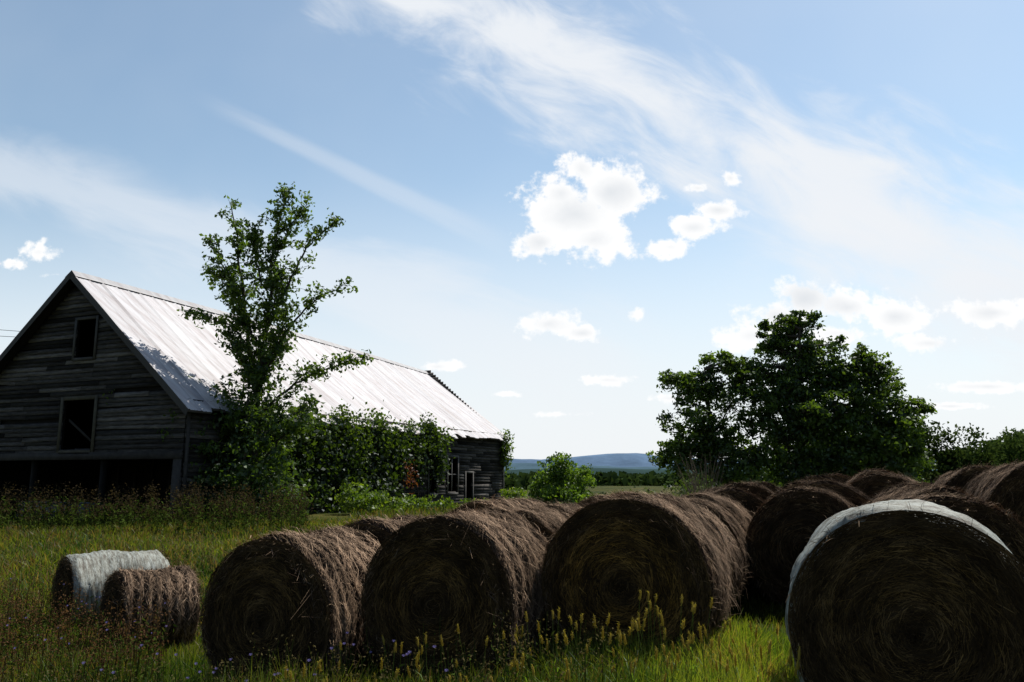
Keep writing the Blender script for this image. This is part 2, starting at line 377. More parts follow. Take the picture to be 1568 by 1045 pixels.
out=N(mt,'ShaderNodeOutputMaterial'); b=N(mt,'ShaderNodeBsdfPrincipled'); b.inputs['Roughness'].default_value=.6; b.inputs['Metallic'].default_value=.1; b.inputs['Specular IOR Level'].default_value=.3
at=N(mt,'ShaderNodeAttribute',attribute_name='Col'); tcc=N(mt,'ShaderNodeTexCoord'); mp=N(mt,'ShaderNodeMapping'); mp.inputs['Rotation'].default_value=(0,0,D2R(23.1)); mp.inputs['Scale'].default_value=(.25,2.5,.25)
no=N(mt,'ShaderNodeTexNoise'); no.inputs['Scale'].default_value=1.3; no.inputs['Detail'].default_value=6; no.inputs['Roughness'].default_value=.65
l.new(tcc.outputs['Object'],mp.inputs[0]); l.new(mp.outputs[0],no.inputs['Vector'])
rp=N(mt,'ShaderNodeValToRGB'); rp.color_ramp.elements[0].position=.42; rp.color_ramp.elements[0].color=(1.05,1.05,1.05,1); rp.color_ramp.elements[1].position=.72; rp.color_ramp.elements[1].color=(.70,.62,.60,1)
l.new(no.outputs['Fac'],rp.inputs[0]); mx=N(mt,'ShaderNodeMix',data_type='RGBA',blend_type='MULTIPLY'); mx.inputs[0].default_value=1
l.new(at.outputs['Color'],mx.inputs[6]); l.new(rp.outputs[0],mx.inputs[7]); l.new(mx.outputs[2],b.inputs['Base Color']); l.new(b.outputs[0],out.inputs[0])
R.out('tin_roof',m,barn)

T=Acc()
for a in ((3.,6.6,.02,.62,.5,.53),(3.,6.6,.02,.62,1.1,1.13),(3.,3.03,.02,.62,.531,1.099),(6.57,6.6,.02,.62,.531,1.099)): box8(T,G,*a,(.10,.11,.13))
box8(T,G,3.03,6.57,.05,.1,.531,1.099,(.08,.08,.08)); box8(T,G,2.97,6.63,.62,.66,1.1,1.16,(.14,.15,.17))
T.out('feed_trough',col_mat('galvanised',5,.2,.5,(1,1,1),.1,.4,.3))

up=empty('utility_pole'); T=Acc()
V_,F_=tube([(-22.5,41,-.5),(-22.5,41,8.2),(-22.5,41,8.6)],[.16,.13,.12],10); T.add(V_,F_,(.08,.06,.045)); T.out('pole',M_bark,up,True)
for k,dz in enumerate((11.0,10.4)):
    t=np.linspace(0,1,20); Pw=np.stack([-22.5+(-57+22.5)*t,41+20*t,(8.3 if k else 8.5)+(dz+2.6-8.4)*t**.8-.2*np.sin(np.pi*t)],-1)
    V_,F_=tube(Pw,np.full(20,.015),5); T=Acc(); T.add(V_,F_,(.03,.03,.03)); T.out('wire_%d'%k,M_dark,up)

# ------------------------------------------------------------ hay bales
def ribbon(P0,P1,P2,wv):
    n=len(P0); V=np.stack([P0-wv,P0+wv,P1+wv,P1-wv,P2+wv*.5,P2-wv*.5],1).reshape(-1,3)
    i=np.arange(n)[:,None]*6
    F=np.vstack([i+np.array([[0,1,2,3]]),i+np.array([[3,2,4,5]])]); return V,F
m,mt,n_,l=newmat('net_wrap')
out=N(mt,'ShaderNodeOutputMaterial'); b=N(mt,'ShaderNodeBsdfPrincipled'); b.inputs['Roughness'].default_value=.6
tcc=N(mt,'ShaderNodeTexCoord'); mp=N(mt,'ShaderNodeMapping'); mp.inputs['Scale'].default_value=(1,4,1); no=N(mt,'ShaderNodeTexNoise'); no.inputs['Scale'].default_value=7; no.inputs['Detail'].default_value=8; no.inputs['Roughness'].default_value=.8
l.new(tcc.outputs['Object'],mp.inputs[0]); l.new(mp.outputs[0],no.inputs['Vector'])
rp=N(mt,'ShaderNodeValToRGB'); e=rp.color_ramp.elements; e[0].position=.41; e[0].color=(.08,.065,.045,1); e[1].position=.51; e[1].color=(.23,.24,.20,1); e3=e.new(.64); e3.color=(.42,.45,.42,1)
l.new(no.outputs['Fac'],rp.inputs[0]); l.new(rp.outputs[0],b.inputs['Base Color']); bu=N(mt,'ShaderNodeBump'); bu.inputs['Strength'].default_value=.7; bu.inputs['Distance'].default_value=.02
l.new(no.outputs['Fac'],bu.inputs['Height']); l.new(bu.outputs[0],b.inputs['Normal']); l.new(b.outputs[0],out.inputs[0]); M_wrap=m
def make_bale(name,R,Ln,ns,nf,wrap=False,lum=1.,wmul=1.,amber=0.,nb=8):
    A=Acc(); na=110; ny=50
    th=np.linspace(0,2*np.pi,na,endpoint=False); ys=np.linspace(-Ln/2,Ln/2,ny)
    wts=rng.uniform(.6,1.5,nb); edges=np.concatenate([[0],np.cumsum(wts)])/wts.sum()*Ln-Ln/2; bc=(edges[:-1]+edges[1:])/2; bw=np.diff(edges)/2
    ph=rng.uniform(0,6,6)
    def bandpos(t,y):
        yw=y+.035*np.sin(2*t+ph[0])+.018*np.sin(5*t+ph[1])
        d=np.abs(yw[...,None]-bc)/bw; return np.min(d,axis=-1)
    def rad(t,y):
        e=np.clip((Ln/2-np.abs(y))/.10,0,1)
        groove=np.clip(bandpos(t,y),0,1.1)**2.2
        r=R-.095*(1-np.sqrt(np.maximum(0,1-(1-e)**2)))-(0 if wrap else .065)*groove+.018*np.sin(3*t+y*5+ph[2])+.011*np.sin(7*t-y*9+ph[3])
        flat=np.clip(-np.sin(t)-.86,0,1)*R*.55
        return r-flat
    TH,YS=np.meshgrid(th,ys,indexing='ij')
    rr=rad(TH,YS)+rng.normal(0,.007,TH.shape)*(0.3 if wrap else 1)
    V=np.stack([rr*np.cos(TH),YS,rr*np.sin(TH)],-1).reshape(-1,3)
    I=np.arange(na*ny).reshape(na,ny); J=np.roll(I,-1,0)
    F=np.stack([I[:,:-1],J[:,:-1],J[:,1:],I[:,1:]],-1).reshape(-1,4)
    A.add(V,F,np.array([.056,.035,.023])*lum)
    nr=15
    for sgn in (-1,1):
        fr=np.linspace(1,0.02,nr); rim=rr[:,0 if sgn<0 else -1]
        RR=rim[:,None]*fr[None]; TT=np.repeat(th[:,None],nr,1)
        yy_=sgn*(Ln/2+.03*(1-fr**2)[None]+ .012*np.sin(fr*38)[None]+rng.normal(0,.006,RR.shape))
        yy_[:,0]=sgn*Ln/2
        V=np.stack([RR*np.cos(TT),yy_,RR*np.sin(TT)],-1).reshape(-1,3)
        I=np.arange(na*nr).reshape(na,nr); J=np.roll(I,-1,0)
        F=np.stack([I[:,:-1],J[:,:-1],J[:,1:],I[:,1:]],-1).reshape(-1,4)
        if sgn>0: F=F[:,::-1]
        A.add(V,F,np.array([.028,.018,.010])*lum)
    n=ns if not wrap else 0
    if n:
        t=rng.uniform(0,2*np.pi,n); bi=rng.integers(0,nb,n); y=np.clip(bc[bi]-.035*np.sin(2*t+ph[0])-.018*np.sin(5*t+ph[1])+rng.normal(0,.42,n)*bw[bi],-Ln/2,Ln/2)
        ln=rng.uniform(.05,.24,n)*rng.choice([1,-1],n); dy=rng.normal(0,.035,n)+ln*rng.normal(0,.38,n); lift=np.abs(rng.normal(0,.020,n))+.004
        loose=rng.random(n)<.10; lift=np.where(loose,lift*2.8,lift); dy=np.where(loose,dy*2.2,dy)
        def pt(tt,y_,l_):
            r_=rad(tt,np.clip(y_,-Ln/2,Ln/2))+l_; return np.stack([r_*np.cos(tt),y_,r_*np.sin(tt)],-1)
        P0=pt(t,y,.001); P1=pt(t+ln*.5/R,y+dy*.4,lift*.6); P2=pt(t+ln/R,y+dy,lift)
        P2[:,2]-=np.where(loose,.035,0)
        wv=np.stack([np.zeros(n),rng.uniform(.0013,.0042,n)*wmul,np.zeros(n)],-1)
        V,F=ribbon(P0,P1,P2,wv); k=rng.random(n)**1.3
        patch=(.80+.40*np.sin(t*4+y*6+ph[1])*np.sin(y*11+ph[2]))[:,None]
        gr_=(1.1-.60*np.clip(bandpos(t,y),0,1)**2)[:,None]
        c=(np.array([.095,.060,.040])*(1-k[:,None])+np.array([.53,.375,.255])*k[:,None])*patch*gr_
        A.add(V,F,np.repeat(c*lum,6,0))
    n=nf; sg=rng.choice([-1,1],n,p=[.8,.2]); r0=R*np.sqrt(rng.uniform(.0,.97,n)); t=rng.uniform(0,2*np.pi,n)
    ln=rng.uniform(.04,.20,n)*rng.choice([1,-1],n)*np.minimum(1,r0/.25+.3); dr=rng.normal(0,.04,n)
    out_=np.abs(rng.normal(0,.020,n))+.006
    def pf(rr_,tt,o):
        rr_=np.minimum(rr_,R*.985); fl=np.clip(-np.sin(tt)-.86,0,1)*R*.55; rr2=rr_-fl*(rr_/R)
        return np.stack([rr2*np.cos(tt),sg*(Ln/2+.03*(1-(rr_/R)**2)+.012*np.sin(rr_/R*38)+o),rr2*np.sin(tt)],-1)
    da=ln/np.maximum(r0,.08)
    P0=pf(r0,t,.002); P1=pf(r0+dr*.5,t+da*.5,out_*.7); P2=pf(r0+dr,t+da,out_)
    wv=unit(np.stack([np.cos(t+da*.5),np.zeros(n),np.sin(t+da*.5)],-1))*(rng.uniform(.0012,.003,n)*wmul)[:,None]
    ringm=.5+.3*np.sin(r0/R*17+.9*np.sin(t*2+ph[0])+ph[1])+.3*np.sin(t*3+ph[2]+r0*6)*np.sin(t*5+ph[4])
    V,F=ribbon(P0,P1,P2,wv); k=(rng.random(n)**2.0*np.clip(ringm,.05,1.2))[:,None]
    am=np.exp(-((r0/R-.48)/.28)**2)[:,None]*amber
    hi=np.array([.22,.145,.070])*(1-am)+np.array([.62,.35,.08])*am
    c=np.array([.038,.025,.014])*(1-k)+hi*k
    A.add(V,F,np.repeat(c*lum,6,0))
    n=max(300,ns//9); t=rng.uniform(0,2*np.pi,n); sg=rng.choice([-1,1],n); y=sg*(Ln/2-rng.uniform(0,.08,n))
    r_=rad(t,y)
    P0=np.stack([r_*np.cos(t),y,r_*np.sin(t)],-1); d=np.stack([np.cos(t+.8)*.6,sg*.6,np.sin(t+.8)*.6],-1)+rng.normal(0,.5,(n,3))
    d=unit(d)*rng.uniform(.02,.11,n)[:,None]; P1=P0+d*.6; P2=P0+d; P2[:,2]-=.014
    wv=unit(np.cross(d,rng.normal(size=(n,3))))*.0018*wmul
    V,F=ribbon(P0,P1,P2,wv); k=rng.random(n)[:,None]; A.add(V,F,np.repeat((np.array([.08,.055,.035])*(1-k)+np.array([.38,.27,.17])*k)*lum,6,0))
    if wrap:
        nl=len(np.vstack(A.F))
        ys2=np.linspace(-Ln/2+.01,Ln/2-.01,40); TH,YS=np.meshgrid(np.linspace(0,2*np.pi,160,endpoint=False),ys2,indexing='ij')
        r2=rad(TH,YS)+.014+.006*np.sin(YS*60+3*np.sin(TH*2))+rng.normal(0,.002,TH.shape)
        V=np.stack([r2*np.cos(TH),YS,r2*np.sin(TH)],-1)
        fo=(.98+.010*np.sin(TH[:,:1]*9)+rng.normal(0,.006,(160,1)))
        f0=V[:,:1].copy(); f0[:,:,0]*=fo; f0[:,:,2]*=fo; f0[:,:,1]-=.010
        f1=V[:,-1:].copy(); f1[:,:,0]*=fo; f1[:,:,2]*=fo; f1[:,:,1]+=.010
        V=np.concatenate([f0,V,f1],1); k=V.shape[1]; V=V.reshape(-1,3)
        I=np.arange(160*k).reshape(160,k); J=np.roll(I,-1,0); F=np.stack([I[:,:-1],J[:,:-1],J[:,1:],I[:,1:]],-1).reshape(-1,4)
        A.add(V,F,(.6,.6,.6))
        o=A.out(name,M_hay,None,False); o.data.materials.append(M_wrap)
        mi=np.zeros(len(o.data.polygons),dtype=np.int32); mi[nl:]=1; o.data.polygons.foreach_set('material_index',mi)
        sm_=np.zeros(len(mi),dtype=bool); sm_[nl:]=True; o.data.polygons.foreach_set('use_smooth',sm_)
        return o
    return A.out(name,M_hay)
src={}
def place(kind,x,y,zc=None,R=.7,rz=-23.,s=1.):
    if kind not in src:
        o=make_bale('hay_bale',*{'n1':(.7,1.22,22000,12000,False,1.,1.,.3,8),'n2':(.7,1.22,22000,12000,False,.95,1.,.45,7),'n3':(.72,1.22,22000,16000,False,1.,1.,1.,9),'m1':(.7,1.22,12000,5000,False,1.,1.4,0.,6),'m2':(.7,1.22,12000,5000,False,.85,1.4,0.,8),'m3':(.7,1.22,12000,5000,False,1.12,1.4,0.,7),
             'w':(.72,1.22,5000,17000,True,1.,1.,.25),'ws':(.5,1.25,3000,4000,True)}[kind]); src[kind]=o
    else:
        o=bpy.data.objects.new('hay_bale',src[kind].data); sc.collection.objects.link(o)
    if zc is None: zc=float(ground(x,y))+R*s*.96
    o.location=(x,y,zc); o.rotation_euler=(0,0,D2R(rz)); o.scale=(s,s,s); return o
dv=np.array([.391,.920])
def row(x,y,n,kinds,first,step=1.34,jit=.10):
    for i in range(n):
        px,py=x+dv[0]*(step*i+.6),y+dv[1]*(step*i+.6)
        if i: px+=rng.normal(0,jit)
        o=place(first if i==0 else kinds[i%len(kinds)],px,py,None,.7,-23+(rng.normal(0,5) if i else 0),1. if i==0 else rng.uniform(.91,1.03))
        if i: o.scale[0]*=rng.uniform(.95,1.05)
row(-2.14,7.2,5,['m1','m2','n2','m3'],'n1')
row(-.63,6.78,5,['m3','n1','m2'],'n2')
row(.92,6.8,7,['n1','m2','m1'],'n3')
row(3.45,9.6,6,['m1','m2','m3'],'m1')
row(2.38,4.92,1,['m1'],'w')
for j,(x,y,s) in enumerate(((3.75,7.1,1.02),(4.35,8.5,1.0),(4.9,9.8,1.),(5.65,12.2,1.),(6.2,13.5,1.),(6.7,14.8,1),(6.9,10.6,1.06),(7.45,11.9,1.05),(8.1,13.9,1.05),(8.7,15.3,1.),(7.2,16,1))):
    place(['m1','m2','m3'][j%3],x,y,None,.7,-23+rng.normal(0,4),s)
place('ws',-5.55,11.5,None,.5,-48,1.0)
place('m2',-4.40,10.1,None,.6,-50,.72)

# ------------------------------------------------------------ tree generators
def lobes_tree(name,base,lobes,leafsize,cA,cB,dens=34,per=26,trunkR=.25,mat=None,spread=.42,gap=.0,trunkcol=(.06,.05,.04),rough=.15):
    e=empty(name); T=Acc(); Lf=Acc(); base=np.array(base,float)
    top=max(l[2] for l in lobes); cx=np.mean([l[0] for l in lobes]); cy=np.mean([l[1] for l in lobes])
    tp=np.array([base,[base[0]*.9+cx*.1,base[1],base[2]+(top-base[2])*.25],[cx*.5+base[0]*.5,cy*.5+base[1]*.5,base[2]+(top-base[2])*.55],[cx,cy,base[2]+(top-base[2])*.9]])
    tpS=smoothpath(tp,6); V,F=tube(tpS,np.linspace(trunkR,trunkR*.2,len(tpS)),9); T.add(V,F,trunkcol)
    for (x,y,z,r,rz) in lobes:
        c=np.array([x,y,z]); i=min(len(tpS)-1,max(2,int(np.argmin(np.abs(tpS[:,2]-(z-r*1.1)))))); a=tpS[i]
        path=smoothpath([a,(a+c)/2+np.array([0,0,-.12*r]),c],5); V,F=tube(path,np.linspace(trunkR*.35,trunkR*.10,len(path)),6); T.add(V,F,trunkcol)
        nc=max(6,int(dens*r*r)); d=unit(rng.normal(size=(nc,3))); rad=rng.uniform(.3,1.05,nc)**.7
        ph=rng.uniform(0,6,3)
        cl=c+d*rad[:,None]*np.array([r,r,rz])*(1+rough*np.sin(d[:,:1]*6+ph[0]+d[:,2:3]*6)+rough*np.sin(d[:,2:3]*9+ph[1]))
        for k in range(0,nc,3):
            pth=smoothpath([c,(c+cl[k])/2+rng.normal(0,.08*r,3),cl[k]],3); V,F=tube(pth,np.linspace(trunkR*.10,trunkR*.03,len(pth)),4); T.add(V,F,trunkcol)
        npc=rng.integers(int(per*.5),int(per*1.5),nc); idx=np.repeat(np.arange(nc),npc)
        sg=spread*r**.4
        pos=cl[idx]+rng.normal(0,1,(len(idx),3))*np.array([sg,sg,sg*.6])*rng.uniform(.5,1,(nc,1))[idx]
        ct=rng.uniform(0,1,nc)[idx]
        V,F,C=leaves(pos,leafsize,cA,cB,.5,.6,ct); Lf.add(V,F,C)
    T.out('trunk_and_branches',M_bark,e,True); Lf.out('foliage',mat or M_leaf,e)
    return e
dA=(.022,.042,.010); dB=(.125,.19,.030)
def jl(L_,n=2,k0=.92):
    o=[]
    for (x,y,z,r,rz) in L_:
        o.append((x,y,z,r*k0,rz*k0))
        for k in range(n):
            a=rng.uniform(-.5,np.pi+.5); o.append((x+np.cos(a)*r*.9,y+rng.normal(0,.3)*r,z+np.sin(a)*rz*.85,r*rng.uniform(.26,.46),rz*rng.uniform(.26,.42)))
    return o
lobes_tree('maple_tree',(12.6,50,float(ground(12.6,50))),jl([(10.8,50,7.2,1.2,1.1),(12.9,50.5,8.5,1.1,1.0),(11.1,49.5,4.9,1.6,1.7),(13.7,50,5.9,1.8,2.0),(10.6,50,2.4,1.6,1.4),(12.2,50,3.4,1.8,1.5),(13.2,49.5,2.0,2.3,1.6),(14.3,50,7.7,1.0,1.0),(12.0,50,6.8,1.3,1.0)],3),.26,dA,dB,23,25,.25,spread=.26)
lobes_tree('oak_tree',(18.2,51,float(ground(18.2,51))),jl([(19.0,51,11.2,1.0,1.0),(17.3,51,10.6,1.1,1.1),(18.3,51,9.6,1.6,1.4),(20.2,51,9.3,1.3,1.3),(17.0,50.5,8.4,1.8,1.5),(19.4,51,7.8,2.0,1.7),(16.3,50,6.2,1.9,1.7),(18,50,5.4,2.2,1.9),(20.0,50,5.8,2.4,2.1),(16.9,49.5,3.7,2.5,2.1),(20.6,50,3.4,2.3,2.1),(18.5,50,1.7,3.0,1.4)],4),.26,dA,(.105,.165,.027),21,25,.36,spread=.27)
lobes_tree('ash_tree',(22.8,50,float(ground(22.8,50))),jl([(22.6,50,8.6,1.1,1.0),(23.6,50,7.5,1.2,1.0),(24.9,50,5.6,1.0,.9),(22.6,50,6.2,2.0,1.8),(24.1,49.5,4.0,1.5,1.3),(22.6,49.5,3.2,2.2,1.9),(24.6,50,2.3,1.3,1.0),(21.4,50,7.5,1.3,1.2),(22.5,50,1.5,2.4,1.0)],3),.26,dA,dB,22,25,.25,spread=.26)
yA=(.06,.11,.015); yB=(.17,.26,.03)
lobes_tree('green_shrub',(2.3,38,-.1),[(2.3,38,1.85,.8,.7),(1.6,38,1.2,.8,.8),(2.95,38,1.1,.85,.9),(2.4,37.6,.5,1.4,.6)],.16,yA,yB,80,24,.06,spread=.18)
for (x,y,z,r) in ((4.8,36,.1,.7),(6.3,38,.3,.9),(3.9,40,.1,.7),(7.6,36,.3,.9),(9,40,.6,1.2),(5.6,44,.2,.9)):
    lobes_tree('hedge_shrub',(x,y,-.1),[(x,y,z,r,r*.7),(x+r*.8,y,z*.6,r*.8,r*.5)],.2,(.03,.052,.012),(.08,.12,.025),36,22,.05,spread=.25)
for (x,y,z,r) in ((-4.3,36.5,.2,.8),(-3.2,38,.1,.6),(-5.4,34,.4,.8),(-2.2,41,.0,.6),(-1,44,.0,.6),(-6.3,33,.6,.9),(.2,46,.3,.8)):
    lobes_tree('wild_shrub',(x,y,-.2),[(x,y,z,r,r*.65)],.17,yA,(.16,.22,.03),50,24,.04,spread=.22)
e=Acc()
for k in range(60):
    a=rng.uniform(0,2*np.pi); b_=np.array([6.3,27,.1]); t=b_+np.array([np.cos(a)*rng.uniform(.2,1),np.sin(a)*.5,rng.uniform(1.2,2.3)])
    pth=smoothpath([b_,(b_+t)/2+rng.normal(0,.08,3),t],4); V,F=tube(pth,np.linspace(.014,.005,len(pth)),4); e.add(V,F,(.11,.085,.06))
e.out('bare_shrub',M_bark)

Lf=Acc(); T=Acc()
for k in range(120):
    x=rng.uniform(31,84); y=rng.uniform(80,96); h=rng.uniform(4.4,6.4)*(1.15 if x<47 else (.75 if x<52 else 1.)); g0=float(ground(x,y))
    V,F=tube([(x,y,g0-1),(x,y,g0+h*.7)],[.15,.06],5); T.add(V,F,(.05,.04,.035))
    far=float(sm(50,60,x))
    for j in range(6):
        c=np.array([x+rng.normal(0,1.0),y+rng.normal(0,1),g0+h*rng.uniform(.2,.9)]); r=rng.uniform(.8,1.5)
        nc=14; cl=c+unit(rng.normal(size=(nc,3)))*r*rng.uniform(.4,1.,(nc,1))*np.array([1,1,.8]); idx=np.repeat(np.arange(nc),11)
        V,F,C=leaves(cl[idx]+rng.normal(0,.3,(len(idx),3)),.42,np.array((.02,.038,.012))*(1+far*.9),np.array((.075,.11,.028))*(1+far*.7),.5,.6,rng.uniform(0,1,nc)[idx]); Lf.add(V,F,C)
tl=empty('tree_line'); T.out('trunks',M_bark,tl); Lf.out('foliage',M_far,tl)
Lf=Acc()
K=1100; yy_=np.concatenate([rng.uniform(190,420,500),rng.uniform(420,1100,600)]); xx_=rng.uniform(-.10,.85,K)*yy_
for k in range(K):
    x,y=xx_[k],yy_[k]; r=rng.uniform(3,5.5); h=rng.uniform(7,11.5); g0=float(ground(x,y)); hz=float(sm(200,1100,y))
    if y<300: h=min(h,(1.6-g0)*.95+1.0)
    n=44 if y<500 else 26
    d=unit(rng.normal(size=(n,3))); d[:,2]=np.abs(d[:,2])-.2
    pos=np.array([x,y,g0+h*.55])+d*np.array([r,r,h*.5])*rng.uniform(.5,1.05,(n,1))
    V,F,C=leaves(pos,2.2,np.array((.020,.036,.013))*(1-hz)+np.array((.035,.06,.05))*hz,np.array((.05,.08,.028))*(1-hz)+np.array((.055,.09,.07))*hz,.5,.8); Lf.add(V,F,C)  # leaf colours shift bluer with hz: distance haze painted in
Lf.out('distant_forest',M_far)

# ------------------------------------------------------------ young tree beside the barn
tr=empty('young_cherry_tree'); T=Acc(); Lf=Acc()
stems=[([(-9,28.5,-.1),(-9.15,28.5,2.3),(-9.1,28.4,4.5),(-8.9,28.5,7),(-8.8,28.4,9.4),(-8.45,28.4,12.0)],.17,.02,1.9),
 ([(-9.1,28.4,4.2),(-9.7,28.7,7),(-10.1,28.6,9.4),(-10.5,28.6,11.7)],.10,.015,1.5),
 ([(-8.9,28.5,6.8),(-8.0,28.2,8.8),(-7.3,28.1,10.0),(-6.4,28,10.75)],.06,.012,1.0),
 ([(-8.8,28.4,9.2),(-8.3,28.4,10.5),(-7.6,28.3,11.5)],.04,.01,1.7),
 ([(-9,28.5,5.4),(-8,28.1,6.8),(-7.2,28,7.7),(-6.1,27.9,8.3)],.06,.012,1.0),
 ([(-9.1,28.4,3.6),(-7.9,28,4.6),(-6.7,27.8,5.2),(-5.2,27.6,5.7)],.06,.012,1.3),
 ([(-9.3,28.5,5.8),(-10.2,28.3,6.9),(-11.5,28.1,7.3)],.05,.01,1.3),
 ([(-9.7,28.7,7.4),(-10.5,28.5,8.9),(-11.2,28.4,10.2)],.05,.01,1.7),
 ([(-9.8,28.7,7.8),(-10.6,28.6,8.6),(-11.0,28.5,9.0)],.04,.01,1.8),
 ([(-9.1,28.4,3.0),(-10.7,28.1,4.3),(-12.2,27.9,4.7),(-13.7,27.8,4.3)],.05,.01,2.2),
 ([(-9.1,28.4,2.6),(-10.9,28.1,3.8),(-12.0,27.9,4.0),(-13.2,27.8,3.3)],.05,.01,2.0),
 ([(-9.1,28.4,2.0),(-10.4,28,3.2),(-11.6,27.8,3.6)],.05,.01,1.6),
 ([(-9.1,28.4,1.8),(-7.8,27.8,3.0),(-6.8,27.6,3.4)],.05,.01,1.2),
 ([(-8.9,28.5,6.0),(-9.6,28.0,7.0),(-9.9,27.7,8.2)],.05,.01,2.6),
 ([(-8.9,28.5,4.5),(-9.6,28.0,5.6),(-10.0,27.7,6.6)],.05,.01,2.6),
 ([(-9.0,28.5,5.0),(-8.3,28.0,6.2),(-8.0,27.7,7.6)],.05,.01,2.4),
 ([(-9.0,28.5,6.6),(-8.6,28.0,7.6),(-8.4,27.9,8.8)],.05,.01,2.4),
 ([(-8.9,28.5,8.0),(-9.3,28.1,9.2),(-9.4,28,10.6)],.04,.01,2.4)]
tcA=(.030,.060,.012); tcB=(.13,.195,.030)
def tsc(P_):
    P_=np.array(P_,float); k=1.065; P_[:,0]*=k; P_[:,1]*=k; P_[:,2]=1.6+(P_[:,2]-1.6)*k; return P_
for P_,r0,r1,dn in stems:
    S_=smoothpath(tsc(P_),8); S_[1:-1]+=rng.normal(0,.03,S_[1:-1].shape)
    V,F=tube(S_,np.linspace(r0,r1,len(S_)),8); T.add(V,F,(.06,.05,.042))
    seg=np.linalg.norm(np.diff(S_,axis=0),axis=1); tot=seg.sum(); cum_=np.concatenate([[0],np.cumsum(seg)])
    for k in range(int(tot/.14*dn)):
        u=rng.uniform(.12,1); s=u*tot; i=max(min(np.searchsorted(cum_,s)-1,len(S_)-2),0); a=S_[i]+(S_[i+1]-S_[i])*rng.random()
        if a[2]<1.2: continue
        tdir=unit(S_[i+1]-S_[i]); d=unit(rng.normal(size=3)*np.array([1,.8,.6])+tdir*.7+np.array([0,0,.15])); ln=rng.uniform(.3,1.0)*(1.2-.5*u)
        b_=a+d*ln; b_[2]-=.12*ln
        pth=smoothpath([a,a+d*ln*.55+np.array([0,0,.04]),b_],3); V,F=tube(pth,np.linspace(.012,.003,len(pth)),4); T.add(V,F,(.05,.042,.035))
        nl=rng.integers(10,20); tt=rng.uniform(.2,1.05,nl)[:,None]; pos=a+(b_-a)*tt+rng.normal(0,.085,(nl,3))
        V,F,C=leaves(pos,.18,tcA,tcB,.3,.58,np.full(nl,rng.uniform(0,1))); Lf.add(V,F,C)
T.out('trunk_and_branches',M_bark,tr,True); Lf.out('foliage',M_leaf,tr)
lobes_tree('climbing_bush',(-9.8,29.4,-.1),[(-10.1,29.6,4.1,1.1,.9),(-9.2,29.4,3.1,1.3,1.1),(-10.8,29.2,2.7,1.1,1.1),(-9.0,28.9,1.6,1.5,1.2),(-10.6,28.7,1.0,1.1,1.0),(-8.3,28.9,.8,1.3,.9),(-9.5,29.8,5.2,.8,.8),(-8.1,29.8,3.9,.8,.7),(-11.8,28.6,3.3,.7,.7)],.17,(.022,.045,.01),(.095,.15,.024),30,24,.07,spread=.24)
vn=Acc(); cl=[]; lum_=[]
for k in range(560):
    s=rng.uniform(1.5,18.8); z=EAVE-.1-abs(rng.normal(0,1.2)) if rng.random()<.6 else rng.uniform(0,3.6)
    if s>13.5 and (z<1.6+.5*np.sin(s*3) or rng.random()<.15): continue
    if z<-.2: continue
    z+=.25*np.sin(s*2.3)
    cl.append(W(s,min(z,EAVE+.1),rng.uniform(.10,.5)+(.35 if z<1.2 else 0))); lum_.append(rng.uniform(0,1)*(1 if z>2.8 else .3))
for k in range(22): cl.append(W(27.3+rng.normal(0,.15),rng.uniform(1.8,4.0),rng.uniform(.05,.4))); lum_.append(.9)
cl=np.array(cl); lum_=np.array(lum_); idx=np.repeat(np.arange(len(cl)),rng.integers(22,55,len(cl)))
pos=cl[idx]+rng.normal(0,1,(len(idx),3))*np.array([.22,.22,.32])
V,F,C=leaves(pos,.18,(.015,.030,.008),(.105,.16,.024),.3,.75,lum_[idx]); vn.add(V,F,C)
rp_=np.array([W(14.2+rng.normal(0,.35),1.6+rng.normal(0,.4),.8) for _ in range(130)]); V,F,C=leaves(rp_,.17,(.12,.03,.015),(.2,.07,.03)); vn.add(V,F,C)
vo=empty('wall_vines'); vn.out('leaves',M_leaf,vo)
T=Acc()
for k in range(40):
    s=rng.uniform(2,18); pth=smoothpath([W(s,-.2,.15),W(s+rng.normal(0,.4),1.5,.12),W(s+rng.normal(0,.8),3.0,.14),W(s+rng.normal(0,1),3.95,.2)],4); V,F=tube(pth,np.linspace(.025,.008,len(pth)),4); T.add(V,F,(.05,.04,.03))
T.out('stems',M_bark,vo)

